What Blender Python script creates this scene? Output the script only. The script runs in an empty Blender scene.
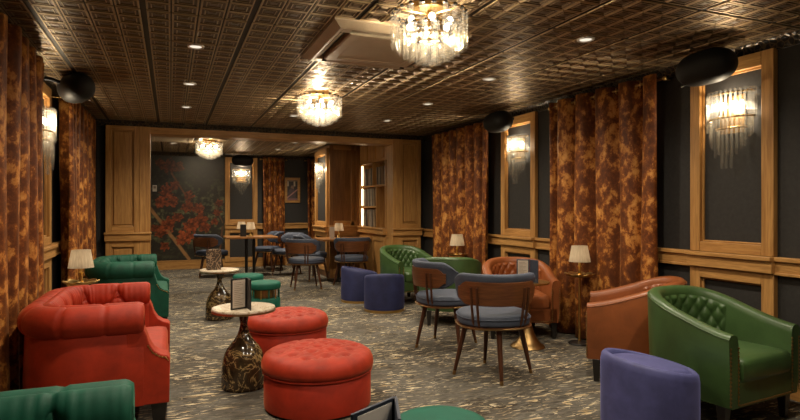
import bpy, bmesh, math, random
from mathutils import Vector, Matrix
PI = math.pi
R = math.radians
C = bpy.context.scene.collection
random.seed(7)
sin, cos = math.sin, math.cos

# ------------------------------------------------------------------ mesh helpers
class MB:
    def __init__(s): s.v = []; s.f = []; s.m = []
    def add(s, vs, fs, mi=0):
        o = len(s.v); s.v += [tuple(p) for p in vs]
        for f in fs: s.f.append(tuple(i + o for i in f)); s.m.append(mi)
        return s
    def hexa(s, c, mi=0):
        return s.add(c, [(0,3,2,1),(4,5,6,7),(0,1,5,4),(1,2,6,5),(2,3,7,6),(3,0,4,7)], mi)
    def box(s, x0, x1, y0, y1, z0, z1, mi=0):
        return s.hexa([(x0,y0,z0),(x1,y0,z0),(x1,y1,z0),(x0,y1,z0),(x0,y0,z1),(x1,y0,z1),(x1,y1,z1),(x0,y1,z1)], mi)
    def grid(s, fn, nu, nv, closeu=False, mi=0):
        vs = [fn(i, j) for i in range(nu) for j in range(nv)]
        fs = []
        for i in range(nu if closeu else nu-1):
            k = (i+1) % nu
            for j in range(nv-1): fs.append((i*nv+j, k*nv+j, k*nv+j+1, i*nv+j+1))
        return s.add(vs, fs, mi)
    def lathe(s, prof, n=24, c=(0,0,0), mi=0, sx=1, sy=1):
        pts = []
        for r, z in prof:
            for k in range(n):
                a = 2*PI*k/n; pts.append((c[0]+r*cos(a)*sx, c[1]+r*sin(a)*sy, c[2]+z))
        fs = []
        for i in range(len(prof)-1):
            for k in range(n):
                l = (k+1) % n; fs.append((i*n+k, i*n+l, (i+1)*n+l, (i+1)*n+k))
        if prof[0][0] > 1e-5: fs.append(tuple(range(n))[::-1])
        if prof[-1][0] > 1e-5: fs.append(tuple((len(prof)-1)*n+k for k in range(n)))
        return s.add(pts, fs, mi)
    def tube(s, pts, r, n=8, closed=False, mi=0, caps=True):
        P = [Vector(p) for p in pts]; N = len(P)
        rs = r if isinstance(r, (list, tuple)) else [r]*N
        T = []
        for i in range(N):
            a = P[(i-1) % N] if (closed or i > 0) else P[i]
            b = P[(i+1) % N] if (closed or i < N-1) else P[i]
            T.append((b-a).normalized())
        up = Vector((0,0,1))
        if abs(T[0].dot(up)) > .9: up = Vector((1,0,0))
        nx = (up - T[0]*up.dot(T[0])).normalized()
        vs = []
        for i in range(N):
            nx = (nx - T[i]*nx.dot(T[i])).normalized(); ny = T[i].cross(nx)
            for k in range(n):
                a = 2*PI*k/n; vs.append(P[i] + (nx*cos(a)+ny*sin(a))*rs[i])
        fs = []
        for i in range(N if closed else N-1):
            j = (i+1) % N
            for k in range(n):
                l = (k+1) % n; fs.append((i*n+k, i*n+l, j*n+l, j*n+k))
        if not closed and caps:
            fs.append(tuple(range(n))[::-1]); fs.append(tuple((N-1)*n+k for k in range(n)))
        return s.add(vs, fs, mi)
    def ball(s, c, r, n=8, m=5, sz=1.0, mi=0):
        prof = [(r*sin(PI*i/m), -r*cos(PI*i/m)*sz) for i in range(m+1)]
        prof[0] = (1e-6, -r*sz); prof[-1] = (1e-6, r*sz)
        return s.lathe(prof, n, c, mi)
    def puck(s, outline, prof, c=(0,0), mi=0):
        n = len(outline); vs = []
        for sc, z in prof:
            for p in outline: vs.append((c[0]+(p[0]-c[0])*sc, c[1]+(p[1]-c[1])*sc, z))
        fs = []
        for i in range(len(prof)-1):
            for k in range(n):
                l = (k+1) % n; fs.append((i*n+k, i*n+l, (i+1)*n+l, (i+1)*n+k))
        fs.append(tuple(range(n))[::-1]); fs.append(tuple((len(prof)-1)*n+k for k in range(n)))
        return s.add(vs, fs, mi)
    def prism(s, poly, y0, y1, mi=0):            # poly in xz, extruded along y
        n = len(poly)
        vs = [(x, y0, z) for x, z in poly] + [(x, y1, z) for x, z in poly]
        fs = [tuple(range(n)), tuple(range(n, 2*n))[::-1]] + [(k, (k+1) % n + 0, (k+1) % n + n, k+n) for k in range(n)]
        return s.add(vs, fs, mi)
    def build(s, name, mat, parent=None, loc=(0,0,0), rz=0, angle=40, bevel=0, recalc=True):
        me = bpy.data.meshes.new(name)
        me.from_pydata(s.v, [], s.f)
        for mm in (mat if isinstance(mat, (list, tuple)) else [mat]): me.materials.append(mm)
        if any(s.m):
            me.polygons.foreach_set('material_index', s.m)
        if recalc:
            bm = bmesh.new(); bm.from_mesh(me)
            bmesh.ops.recalc_face_normals(bm, faces=bm.faces); bm.to_mesh(me); bm.free()
        me.polygons.foreach_set('use_smooth', [True]*len(me.polygons))
        me.set_sharp_from_angle(angle=R(angle))
        o = bpy.data.objects.new(name, me); C.objects.link(o)
        o.parent = parent; o.location = loc; o.rotation_euler = (0, 0, rz)
        if bevel:
            b = o.modifiers.new('bevel', 'BEVEL'); b.width = bevel; b.segments = 2; b.limit_method = 'ANGLE'; b.angle_limit = R(50)
        return o

def tag(o, label, cat, group=None):
    o['label'] = label; o['category'] = cat
    if group: o['group'] = group
    elif 'group' in o: del o['group']
    return o
def thing(name, label, cat, loc=(0,0,0), rz=0, group=None):
    o = bpy.data.objects.new(name, None); C.objects.link(o); o.empty_display_size = .1
    o.location = loc; o.rotation_euler = (0, 0, rz)
    return tag(o, label, cat, group)
def struct(o): o['kind'] = 'structure'; return o
def copy_tree(o, parent=None):
    c = o.copy(); C.objects.link(c)
    if parent: c.parent = parent
    for ch in list(o.children): copy_tree(ch, c)
    return c
def place(proto, first, loc, rz, label, cat, group=None):
    o = proto if first else copy_tree(proto)
    o.location = loc; o.rotation_euler = (0, 0, rz)
    return tag(o, label, cat, group)
def smooth(t): t = max(0., min(1., t)); return t*t*(3-2*t)

# ------------------------------------------------------------------ materials
def newmat(name):
    m = bpy.data.materials.new(name); m.use_nodes = True
    nt = m.node_tree; b = nt.nodes['Principled BSDF']
    return m, nt, b
def node(nt, t, **kw):
    n = nt.nodes.new(t)
    for k, v in kw.items(): setattr(n, k, v)
    return n
def coords(nt, scale=(1,1,1), rot=(0,0,0)):
    tc = node(nt, 'ShaderNodeTexCoord'); mp = node(nt, 'ShaderNodeMapping')
    mp.inputs['Scale'].default_value = scale; mp.inputs['Rotation'].default_value = rot
    nt.links.new(tc.outputs['Object'], mp.inputs['Vector'])
    return mp.outputs['Vector']
def noise(nt, vec, scale, detail=3, rough=.55, dist=0):
    n = node(nt, 'ShaderNodeTexNoise')
    n.inputs['Scale'].default_value = scale; n.inputs['Detail'].default_value = detail
    n.inputs['Roughness'].default_value = rough; n.inputs['Distortion'].default_value = dist
    if vec is not None: nt.links.new(vec, n.inputs['Vector'])
    return n.outputs['Fac']
def ramp(nt, fac, stops, interp='LINEAR'):
    r = node(nt, 'ShaderNodeValToRGB'); r.color_ramp.interpolation = interp
    el = r.color_ramp.elements
    while len(el) < len(stops): el.new(.5)
    for e, (p, c) in zip(el, stops):
        e.position = p; e.color = (c[0], c[1], c[2], 1) if isinstance(c, tuple) else (c, c, c, 1)
    nt.links.new(fac, r.inputs['Fac'])
    return r.outputs['Color']
def bump(nt, b, h, strength=.3, dist=.01):
    n = node(nt, 'ShaderNodeBump'); n.inputs['Strength'].default_value = strength; n.inputs['Distance'].default_value = dist
    nt.links.new(h, n.inputs['Height']); nt.links.new(n.outputs['Normal'], b.inputs['Normal'])
def mix(nt, fac, a, b_):
    n = node(nt, 'ShaderNodeMix', data_type='RGBA')
    nt.links.new(fac, n.inputs[0])
    for s, v in ((n.inputs[6], a), (n.inputs[7], b_)):
        if isinstance(v, tuple): s.default_value = (v[0], v[1], v[2], 1)
        else: nt.links.new(v, s)
    return n.outputs[2]
def math_(nt, op, a, b_=None, clamp=False):
    n = node(nt, 'ShaderNodeMath', operation=op); n.use_clamp = clamp
    for s, v in ((n.inputs[0], a), (n.inputs[1], b_)):
        if v is None: continue
        if isinstance(v, (int, float)): s.default_value = v
        else: nt.links.new(v, s)
    return n.outputs[0]

def simple(name, col, rough=.5, metal=0, spec=.5, var=.12, vs=14):
    m, nt, b = newmat(name)
    f = noise(nt, coords(nt), vs, 3)
    lo = tuple(c*(1-var) for c in col); hi = tuple(min(1, c*(1+var)) for c in col)
    nt.links.new(ramp(nt, f, [(.3, lo), (.7, hi)]), b.inputs['Base Color'])
    b.inputs['Roughness'].default_value = rough; b.inputs['Metallic'].default_value = metal
    b.inputs['Specular IOR Level'].default_value = spec
    return m
def velvet(name, col, sheen=.22, var=.3, tint=None):
    m, nt, b = newmat(name)
    v = coords(nt)
    f = noise(nt, v, 9, 4, .6, .4); g = noise(nt, v, 260, 2)
    lo = tuple(c*(1-var) for c in col); hi = tuple(min(1, c*(1+var)) for c in col)
    nt.links.new(ramp(nt, f, [(.3, lo), (.7, hi)]), b.inputs['Base Color'])
    b.inputs['Roughness'].default_value = .62; b.inputs['Specular IOR Level'].default_value = .3
    b.inputs['Sheen Weight'].default_value = sheen; b.inputs['Sheen Roughness'].default_value = .35
    tt = tint or [min(1, c*2.5+.05) for c in col]; b.inputs['Sheen Tint'].default_value = (*tt, 1)
    bump(nt, b, g, .12, .002)
    return m
def leather(name, col, rough=.38):
    m, nt, b = newmat(name)
    v = coords(nt)
    f = noise(nt, v, 5, 5, .65, .5); g = noise(nt, v, 180, 2)
    nt.links.new(ramp(nt, f, [(.28, tuple(c*.72 for c in col)), (.72, tuple(c*1.2 for c in col))]), b.inputs['Base Color'])
    b.inputs['Roughness'].default_value = rough; b.inputs['Specular IOR Level'].default_value = .45
    bump(nt, b, g, .1, .001)
    return m
def oak(name, scale, lo, hi, rough=.42):
    m, nt, b = newmat(name)
    v = coords(nt, scale)
    f = noise(nt, v, 1.0, 4, .6, 1.2); g = noise(nt, v, 5.0, 2)
    c = mix(nt, ramp(nt, f, [(.32, 0.), (.68, 1.)]), lo, hi)
    c = mix(nt, ramp(nt, g, [(.45, 0.), (.75, .45)]), c, tuple(x*.55 for x in lo))
    nt.links.new(c, b.inputs['Base Color'])
    b.inputs['Roughness'].default_value = rough; b.inputs['Specular IOR Level'].default_value = .4
    bump(nt, b, g, .08, .002)
    return m
def glow(name, col, strength):
    m = bpy.data.materials.new(name); m.use_nodes = True; nt = m.node_tree; nt.nodes.clear()
    e = node(nt, 'ShaderNodeEmission'); o = node(nt, 'ShaderNodeOutputMaterial')
    e.inputs['Color'].default_value = (*col, 1); e.inputs['Strength'].default_value = strength
    nt.links.new(e.outputs[0], o.inputs['Surface']); return m
def clear_glass(name, tint, transp, trans, gloss_rough=.05):
    m = bpy.data.materials.new(name); m.use_nodes = True; nt = m.node_tree; nt.nodes.clear()
    o = node(nt, 'ShaderNodeOutputMaterial'); t = node(nt, 'ShaderNodeBsdfTransparent'); g = node(nt, 'ShaderNodeBsdfGlossy')
    d = node(nt, 'ShaderNodeBsdfTranslucent'); df = node(nt, 'ShaderNodeBsdfDiffuse'); fr = node(nt, 'ShaderNodeLayerWeight')
    t.inputs['Color'].default_value = (*tint, 1); d.inputs['Color'].default_value = (*tint, 1); df.inputs['Color'].default_value = (*tint, 1)
    g.inputs['Roughness'].default_value = gloss_rough
    fr.inputs['Blend'].default_value = .35
    nt.links.new(ramp(nt, fr.outputs['Facing'], [(.30, tint), (.80, tuple(c*.25 for c in tint))]), t.inputs['Color'])
    m1 = node(nt, 'ShaderNodeMixShader'); m2 = node(nt, 'ShaderNodeMixShader'); m3 = node(nt, 'ShaderNodeMixShader')
    m1.inputs[0].default_value = .4; nt.links.new(d.outputs[0], m1.inputs[1]); nt.links.new(df.outputs[0], m1.inputs[2])
    v = coords(nt); f = noise(nt, v, 25, 2)
    nt.links.new(math_(nt, 'MULTIPLY', ramp(nt, f, [(.3, .85), (.7, 1.)]), ramp(nt, fr.outputs['Facing'], [(.25, trans*1.15), (.75, trans*.2)])), m2.inputs[0])
    nt.links.new(t.outputs[0], m2.inputs[1]); nt.links.new(m1.outputs[0], m2.inputs[2])
    nt.links.new(math_(nt, 'MULTIPLY', fr.outputs['Facing'], 1-transp, True), m3.inputs[0])
    nt.links.new(m2.outputs[0], m3.inputs[1]); nt.links.new(g.outputs[0], m3.inputs[2])
    nt.links.new(m3.outputs[0], o.inputs['Surface']); return m

OAKLO, OAKHI = (.33, .155, .042), (.54, .285, .090)
M = {}
M['oak_v'] = oak('oak_upright', (22, 22, 1.3), OAKLO, OAKHI)
M['oak_h'] = oak('oak_level', (2.2, 2.2, 26), OAKLO, OAKHI)
M['oak_dark'] = oak('oak_panel_dark', (16, 16, 1.1), (.20, .085, .024), (.33, .155, .045))
M['walnut'] = oak('walnut', (3, 3, 30), (.085, .028, .01), (.17, .062, .022), .35)
M['walnut_leg'] = oak('walnut_leg', (40, 40, 2), (.045, .014, .006), (.085, .030, .012), .35)
M['tabletop'] = oak('table_oak', (3, 24, 24), (.22, .09, .025), (.36, .16, .05), .3)
M['wall'] = simple('charcoal_wall', (.026, .024, .022), .6, 0, .35, .18, 40)
M['black'] = simple('black_matte', (.010, .0095, .009), .6, 0, .25)
M['leg_black'] = simple('black_lacquer', (.012, .010, .009), .35)
M['brass'] = simple('brass', (.62, .40, .14), .28, 1)
M['dark_brass'] = simple('aged_brass', (.35, .22, .09), .38, 1)
M['chrome'] = simple('polished_nickel', (.7, .66, .58), .22, 1)
M['vent'] = simple('tan_metal', (.44, .35, .24), .45, 0, .4, .05)
M['vent_dark'] = simple('vent_shadow_gap', (.02, .016, .012), .6)
M['red'] = velvet('red_velvet', (.31, .022, .0055), .3, .25, (.75, .24, .08))
M['red_side'] = velvet('red_velvet_ottoman', (.29, .018, .005), .25, .2, (.7, .2, .07))
M['green_velvet'] = velvet('emerald_velvet', (.0035, .060, .034), .4)
M['teal'] = velvet('teal_velvet', (.002, .078, .048), .1, .12)
M['purple'] = velvet('violet_blue_velvet', (.062, .064, .175), .45, .22)
M['indigo'] = velvet('dark_indigo_velvet', (.020, .023, .072), .35, .22)
M['navy'] = velvet('slate_blue_fabric', (.054, .064, .092), .25, .15)
M['green_leather'] = leather('green_leather', (.042, .084, .024))
M['brown_leather'] = leather('cognac_leather', (.25, .072, .02), .36)
M['page'] = simple('cream_paper', (.56, .47, .38), .7, 0, .2, .04)
M['white_page'] = simple('white_paper', (.80, .77, .74), .7, 0, .2, .03)
M['ink'] = simple('printed_grey', (.26, .20, .15), .7)
M['navy_cover'] = simple('navy_cover', (.030, .038, .060), .45)
M['black_cover'] = simple('black_cover', (.016, .014, .013), .4)
M['shade'] = None
M['bulb'] = glow('lit_bulb', (1.0, .88, .68), 10)
M['lamp_bulb'] = glow('dim_lamp_bulb', (1.0, .84, .60), 7)
M['led'] = glow('led_strip', (1.0, .74, .44), 7)
M['lens'] = glow('downlight_lens', (1.0, .88, .70), .8)
M['tube'] = clear_glass('fluted_glass', (.985, .965, .92), .72, .048)
M['rod'] = clear_glass('glass_rod', (.97, .95, .90), .64, .10)
M['white'] = simple('white_plastic', (.6, .56, .5), .5)

def shade_mat():
    m = bpy.data.materials.new('pleated_linen'); m.use_nodes = True; nt = m.node_tree; nt.nodes.clear()
    o = node(nt, 'ShaderNodeOutputMaterial'); d = node(nt, 'ShaderNodeBsdfDiffuse'); t = node(nt, 'ShaderNodeBsdfTranslucent'); x = node(nt, 'ShaderNodeMixShader')
    f = noise(nt, coords(nt, (1, 1, .1)), 90, 2)
    c = ramp(nt, f, [(.3, (.60, .49, .35)), (.7, (.72, .61, .45))])
    nt.links.new(c, d.inputs['Color']); nt.links.new(c, t.inputs['Color']); x.inputs[0].default_value = .5
    nt.links.new(d.outputs[0], x.inputs[1]); nt.links.new(t.outputs[0], x.inputs[2]); nt.links.new(x.outputs[0], o.inputs['Surface']); return m
M['shade'] = shade_mat()

def tin_mat():
    m, nt, b = newmat('bronze_tin'); v = coords(nt)
    f = noise(nt, v, 3, 4, .6)
    nt.links.new(ramp(nt, f, [(.3, (.36, .26, .145)), (.7, (.47, .35, .20))]), b.inputs['Base Color'])
    b.inputs['Metallic'].default_value = .8; b.inputs['Roughness'].default_value = .42
    return m
M['tin'] = tin_mat()
M['tin_dark'] = simple('dark_tin', (.125, .084, .048), .40, .65)  # darker tin on recessed and inner cell faces, so the relief reads
M['tin_joint'] = simple('tin_joint', (.02, .014, .009), .5, .3)

def crown_mat():
    m, nt, b = newmat('embossed_black_crown')
    v = coords(nt); w = node(nt, 'ShaderNodeTexVoronoi', feature='DISTANCE_TO_EDGE'); w.inputs['Scale'].default_value = 24
    nt.links.new(v, w.inputs['Vector'])
    nt.links.new(ramp(nt, w.outputs['Distance'], [(.02, (.10, .065, .03)), (.09, (.011, .009, .008))]), b.inputs['Base Color'])
    b.inputs['Metallic'].default_value = .5; b.inputs['Roughness'].default_value = .34
    bump(nt, b, w.outputs['Distance'], .8, .02); return m
M['crown'] = crown_mat()

def carpet_mat():
    m, nt, b = newmat('flecked_carpet')
    big = noise(nt, coords(nt, (.8, 1.1, 1), (0, 0, R(20))), 1.3, 4, .6, .6)
    mid = noise(nt, coords(nt, (2, 6, 1), (0, 0, R(-4))), 6, 5, .7, .6)
    base = mix(nt, ramp(nt, mid, [(.35, 0.), (.65, 1.)]), (.072, .064, .052), (.138, .124, .103))
    base = mix(nt, ramp(nt, big, [(.45, 0.), (.60, .6)]), base, (.046, .034, .022))
    fl = noise(nt, coords(nt, (8, 40, 1), (0, 0, R(6))), 1.0, 2, .5, .9)
    fl2 = noise(nt, coords(nt, (10, 46, 1), (0, 0, R(-13))), 1.15, 2, .5, .7)
    a = ramp(nt, fl, [(.612, 0.), (.63, 1.)]); c2 = ramp(nt, fl2, [(.625, 0.), (.643, 1.)])
    mask = ramp(nt, noise(nt, coords(nt, (1, 1.4, 1)), 2.4, 4, .65, .5), [(.42, .12), (.54, 1.)])
    fm = math_(nt, 'MULTIPLY', math_(nt, 'MAXIMUM', a, c2), mask)
    tone = ramp(nt, noise(nt, coords(nt, (3, 9, 1)), 2), [(.35, (.36, .25, .12)), (.65, (.70, .59, .40))])
    dk = ramp(nt, noise(nt, coords(nt, (7, 30, 1), (0, 0, R(3))), 1.0, 3, .6, .9), [(.545, 0.), (.62, .8)])
    dm = ramp(nt, noise(nt, coords(nt, (1, 1.4, 1)), 1.7, 3, .6), [(.45, .1), (.58, 1.)])
    col = mix(nt, math_(nt, 'MULTIPLY', dk, dm), base, (.026, .016, .008))
    col = mix(nt, fm, col, tone)
    nt.links.new(col, b.inputs['Base Color']); b.inputs['Roughness'].default_value = .95; b.inputs['Specular IOR Level'].default_value = .1
    bump(nt, b, noise(nt, coords(nt), 320, 2), .35, .004); return m
M['carpet'] = carpet_mat()

def curtain_mat():
    m, nt, b = newmat('burnout_velvet')
    v = coords(nt, (1, 1, .75))
    f = noise(nt, v, 12.5, 7, .70, .2); g = noise(nt, v, 2.4, 3)
    h = math_(nt, 'ADD', math_(nt, 'MULTIPLY', f, .75), math_(nt, 'MULTIPLY', g, .25))
    c = ramp(nt, h, [(.34, (.070, .018, .005)), (.46, (.125, .034, .007)), (.525, (.22, .064, .012)), (.545, (.43, .16, .030)), (.64, (.64, .31, .08))])
    nt.links.new(c, b.inputs['Base Color']); b.inputs['Roughness'].default_value = .55; b.inputs['Specular IOR Level'].default_value = .3
    b.inputs['Sheen Weight'].default_value = .3; b.inputs['Sheen Tint'].default_value = (.9, .45, .15, 1); b.inputs['Sheen Roughness'].default_value = .3
    bump(nt, b, h, .3, .01); return m
M['curtain'] = curtain_mat()

def marble(name, c0, c1, vein, scale=6, rough=.25):
    m, nt, b = newmat(name); v = coords(nt)
    f = noise(nt, v, scale, 6, .6, 1.5)
    c = ramp(nt, f, [(.3, c0), (.48, c1), (.505, vein), (.53, c1), (.75, c0)])
    nt.links.new(c, b.inputs['Base Color']); b.inputs['Roughness'].default_value = rough; return m
M['marble'] = marble('cream_marble', (.50, .41, .29), (.58, .49, .37), (.30, .21, .12), 5)
M['veined'] = marble('smoked_glass_gold_veins', (.022, .013, .007), (.045, .027, .012), (.38, .25, .10), 8, .14)
def damask_mat():
    m, nt, b = newmat('patterned_cover')
    w = node(nt, 'ShaderNodeTexVoronoi', feature='SMOOTH_F1'); w.inputs['Scale'].default_value = 30
    nt.links.new(coords(nt), w.inputs['Vector'])
    s = math_(nt, 'SINE', math_(nt, 'MULTIPLY', w.outputs['Distance'], 16.))
    nt.links.new(ramp(nt, s, [(.3, (.05, .03, .018)), (.7, (.27, .18, .11))]), b.inputs['Base Color']); b.inputs['Roughness'].default_value = .5; return m
M['damask'] = damask_mat()
def paint_mat(name, rough):
    m, nt, b = newmat(name); a = node(nt, 'ShaderNodeVertexColor'); a.layer_name = 'paint'
    nt.links.new(a.outputs['Color'], b.inputs['Base Color']); b.inputs['Roughness'].default_value = rough; return m
M['mural'] = paint_mat('printed_mural', .32); M['print'] = paint_mat('printed_picture', .5)
def painted(name, mat, fn, mp, a0, a1, z0, z1, nu, nv, d0, d1, parent=None):
    """thin board whose printed face (depth d1) carries the pattern fn(u,v)->rgb"""
    mb = MB()
    mb.grid(lambda i, j: mp(a0+(a1-a0)*i/(nu-1), d1, z0+(z1-z0)*j/(nv-1)), nu, nv)
    n = len(mb.v)
    cs = [mp(a, d, z) for d in (d0, d1) for a, z in ((a0, z0), (a1, z0), (a1, z1), (a0, z1))]
    mb.add(cs, [(0,3,2,1),(0,1,5,4),(1,2,6,5),(2,3,7,6),(3,0,4,7)])
    o = mb.build(name, mat, parent, recalc=False)
    att = o.data.color_attributes.new('paint', 'FLOAT_COLOR', 'POINT')
    cols = []
    for i in range(nu):
        for j in range(nv): cols += [*fn(i/(nu-1), j/(nv-1)), 1]
    cols += [.02, .015, .01, 1]*8
    att.data.foreach_set('color', cols); return o

# ------------------------------------------------------------------ room frame
XL, XR, YB, YP, YF, H = -1.06, 3.86, -1.7, 8.4, 12.7, 2.45
mR = lambda a, d, z: (XR-d, a, z)          # right wall, a = Y
mL = lambda a, d, z: (XL+d, a, z)
mF = lambda a, d, z: (a, YF-d, z)          # far wall
mP = lambda a, d, z: (a, YP-d, z)          # partition front
def board(mb, mp, a0, a1, z0, z1, d0, d1, mi=0):
    mb.hexa([mp(a0,d0,z0), mp(a1,d0,z0), mp(a1,d1,z0), mp(a0,d1,z0), mp(a0,d0,z1), mp(a1,d0,z1), mp(a1,d1,z1), mp(a0,d1,z1)], mi)
def frame(mbv, mbh, mp, a0, a1, z0, z1, fw, d0, d1, fb=None, ft=None):
    fb = fb or fw; ft = ft or fw
    board(mbv, mp, a0, a0+fw, z0, z1, d0, d1); board(mbv, mp, a1-fw, a1, z0, z1, d0, d1)
    board(mbh, mp, a0+fw, a1-fw, z0, z0+fb, d0, d1); board(mbh, mp, a0+fw, a1-fw, z1-ft, z1, d0, d1)
    e = .014; i = (d1-d0)*.45                      # inner bead
    board(mbv, mp, a0+fw, a0+fw+e, z0+fb, z1-ft, d0, d0+i); board(mbv, mp, a1-fw-e, a1-fw, z0+fb, z1-ft, d0, d0+i)
    board(mbh, mp, a0+fw, a1-fw, z0+fb, z0+fb+e, d0, d0+i); board(mbh, mp, a0+fw, a1-fw, z1-ft-e, z1-ft, d0, d0+i)

struct(MB().box(XL-.1, XR+.1, YB-.1, YF+.1, -.1, 0).build('floor', M['carpet']))
struct(MB().box(XL-.1, XL, YB-.1, YF+.1, 0, H+.06).build('wall_left', M['wall']))
struct(MB().box(XR, XR+.1, YB-.1, YF+.1, 0, H+.06).build('wall_right', M['wall']))
struct(MB().box(XL, XR, YB-.1, YB, 0, H+.06).build('wall_front', M['wall']))
struct(MB().box(XL, XR, YF, YF+.1, 0, H+.06).build('wall_far', M['wall']))

def ceiling():
    mb = MB(); t = .61; c = t/4
    x0, y0 = -.147-2*t, 3.64-9*t
    loops = [(.5, 0), (.472, 0), (.46, -.007), (.40, -.007), (.385, -.001), (.30, -.001), (.285, -.006), (.25, -.006), (.235, -.001), (.15, -.001), (.13, -.005)]
    lm = [1, 0, 0, 2, 2, 2, 0, 2, 2, 2]
    nx, ny = 9, 25
    for i in range(nx*4):
        for j in range(ny*4):
            xa, xb, ya, yb = x0+i*c, x0+(i+1)*c, y0+j*c, y0+(j+1)*c
            if i % 4 == 0: xa += .013
            if i % 4 == 3: xb -= .013
            if j % 4 == 0: ya += .009
            if j % 4 == 3: yb -= .009
            xa = max(xa, XL); xb = min(xb, XR); ya = max(ya, YB); yb = min(yb, YF)
            if xb-xa < .02 or yb-ya < .02: continue
            cx, cy, wx, wy = (xa+xb)/2, (ya+yb)/2, xb-xa, yb-ya
            vs = []
            for s, z in loops:
                for sx, sy in ((-1,-1),(1,-1),(1,1),(-1,1)): vs.append((cx+sx*s*wx, cy+sy*s*wy, H+z))
            fs = []
            for k in range(len(loops)-1):
                for q in range(4): fs.append((k*4+q, (k+1)*4+q, (k+1)*4+(q+1) % 4, k*4+(q+1) % 4))
            k = (len(loops)-1)*4; fs.append((k+3, k+2, k+1, k))
            mb.add(vs, fs); mb.m[-len(fs):] = [lm[k//4] for k in range(len(fs)-1)]+[2]
    mb.box(XL, XR, YB, YF, H+.004, H+.06, 1)
    o = mb.build('ceiling', [M['tin'], M['tin_joint'], M['tin_dark']], recalc=False, angle=3)
    return struct(o)
ceiling()

# crown moulding round the main room and far wall
def crown(name, mp, a0, a1):
    mb = MB(); prof = [(0, H-.085), (.012, H-.085), (.018, H-.07), (.03, H-.03), (.055, H-.012), (.058, H-.001), (0, H-.001)]
    n = len(prof)
    vs = [mp(a0, d, z) for d, z in prof] + [mp(a1, d, z) for d, z in prof]
    fs = [tuple(range(n)), tuple(range(2*n-1, n-1, -1))] + [(k, (k+1) % n, (k+1) % n+n, k+n) for k in range(n)]
    mb.add(vs, fs); return struct(mb.build(name, M['crown']))
crown('trim_1', mR, YB, YP); crown('trim_2', mL, YB, YP); crown('trim_3', mP, XL+.06, XR-.06); crown('trim_4', mF, XL, XR)

# chair rails and skirting
def rail(name, mp, a0, a1, zt=.945, d=0.):
    mb = MB(); board(mb, mp, a0, a1, zt-.115, zt-.03, 0, .035+d); board(mb, mp, a0, a1, zt-.03, zt, 0, .055+d); board(mb, mp, a0, a1, zt-.125, zt-.105, 0, .045+d)
    return struct(mb.build(name, M['oak_h'], bevel=.004))
rail('trim_5', mR, YB, YP); rail('trim_6', mL, YB, YP); rail('trim_7', mF, 1.09, XR)
for n, mp, a0, a1 in (('baseboard_right', mR, YB, YP), ('baseboard_left', mL, YB, YP)):
    mb = MB(); board(mb, mp, a0, a1, 0, .12, 0, .018); struct(mb.build(n, M['oak_h'], bevel=.003))
mb = MB(); board(mb, mF, XL, XR, 0, .19, 0, .03); board(mb, mF, XL, XR, .17, .19, 0, .038); struct(mb.build('baseboard_far', M['oak_h'], bevel=.003))

# framed pilasters (oak frames round dark panels)
def pilaster(n, mp, a0, a1, zt=H-.075):
    v, h = MB(), MB()
    frame(v, h, mp, a0, a1, .945, zt, .088, 0, .045, .075, .10)
    frame(v, h, mp, a0, a1, .12, .83, .088, 0, .045, .08, .085)
    board(h, mp, a0-.006, a1+.006, .83, .915, 0, .075); board(h, mp, a0-.008, a1+.008, .915, .945, 0, .095)
    struct(v.build('trim_%d' % n, M['oak_v'], bevel=.004)); struct(h.build('trim_%d' % (n+1), M['oak_h'], bevel=.004))
pilaster(10, mR, 2.62, 3.29); pilaster(12, mR, 5.35, 6.06); pilaster(14, mL, 5.35, 6.06); pilaster(16, mL, 2.62, 3.29)
pilaster(18, mF, 1.09, 1.77)

# partition between the rooms: two panelled piers and a beam
OX0, OX1 = -.25, 3.27
v, h = MB(), MB()
v.box(-.79, OX0, YP, YP+.24, 0, H-.04); v.box(OX1, 3.76, YP, YP+.24, 0, H-.04)
h.box(OX0, OX1, YP, YP+.24, 2.285, H-.04)
h.box(OX0, OX1, YP-.03, YP, 2.285, 2.375)
for a0, a1 in ((-.79, OX0), (OX1, 3.76)):
    f0, f1 = (a0, a1-.13) if a0 < 0 else (a0+.10, a1)
    frame(v, h, mP, f0, f1, .955, H-.075, .07, 0, .042, .08, .06)
    frame(v, h, mP, f0, f1, .0, .84, .07, 0, .042, .14, .08)
    for q0, q1 in ((1.06, 2.29), (.165, .735)): board(v, mP, f0+.098, f1-.098, q0, q1, 0, .024)
    b0, b1 = (f1, a1) if a0 < 0 else (a0, f0)
    board(v, mP, b0, b1, 0, H-.075, 0, .05)
    board(h, mP, a0-.01, a1+.01, .84, .93, 0, .075); board(h, mP, a0-.015, a1+.015, .93, .957, 0, .095)
struct(v.build('trim_20', M['oak_v'], bevel=.004)); struct(h.build('trim_21', M['oak_h'], bevel=.004))
struct(MB().box(XL, -.79, YP+.06, YP+.24, 0, H).box(3.76, XR, YP+.06, YP+.24, 0, H).build('wall_partition', M['wall']))

# panelled block on the right of the second room
BX = 2.69; BY0, BY1 = 10.05, 11.0
mB = lambda a, d, z: (a, BY0-d, z); mS = lambda a, d, z: (BX-d, a, z)
v, h = MB(), MB()
v.box(BX, XR, BY0, BY1, 0, H-.01)
frame(v, h, mB, BX, 3.27, .96, H-.02, .07, 0, .02, .07, .07)
board(v, mB, 3.10, 3.16, .96, H-.02, 0, .02)
board(h, mB, BX-.02, 3.27, .85, .93, 0, .05); board(h, mB, BX-.02, 3.27, .93, .957, 0, .07)
frame(v, h, mB, BX, 3.27, .0, .85, .07, 0, .02, .16, .07)
struct(v.build('trim_22', M['oak_dark'], bevel=.003)); struct(h.build('trim_23', M['oak_h'], bevel=.003))
struct(MB().box(BX-.004, BX-.001, BY0+.05, BY1-.05, .1, H-.1).build('trim_24', M['wall']))
pilaster(25, mS, BY0+.03, BY1)

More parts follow.
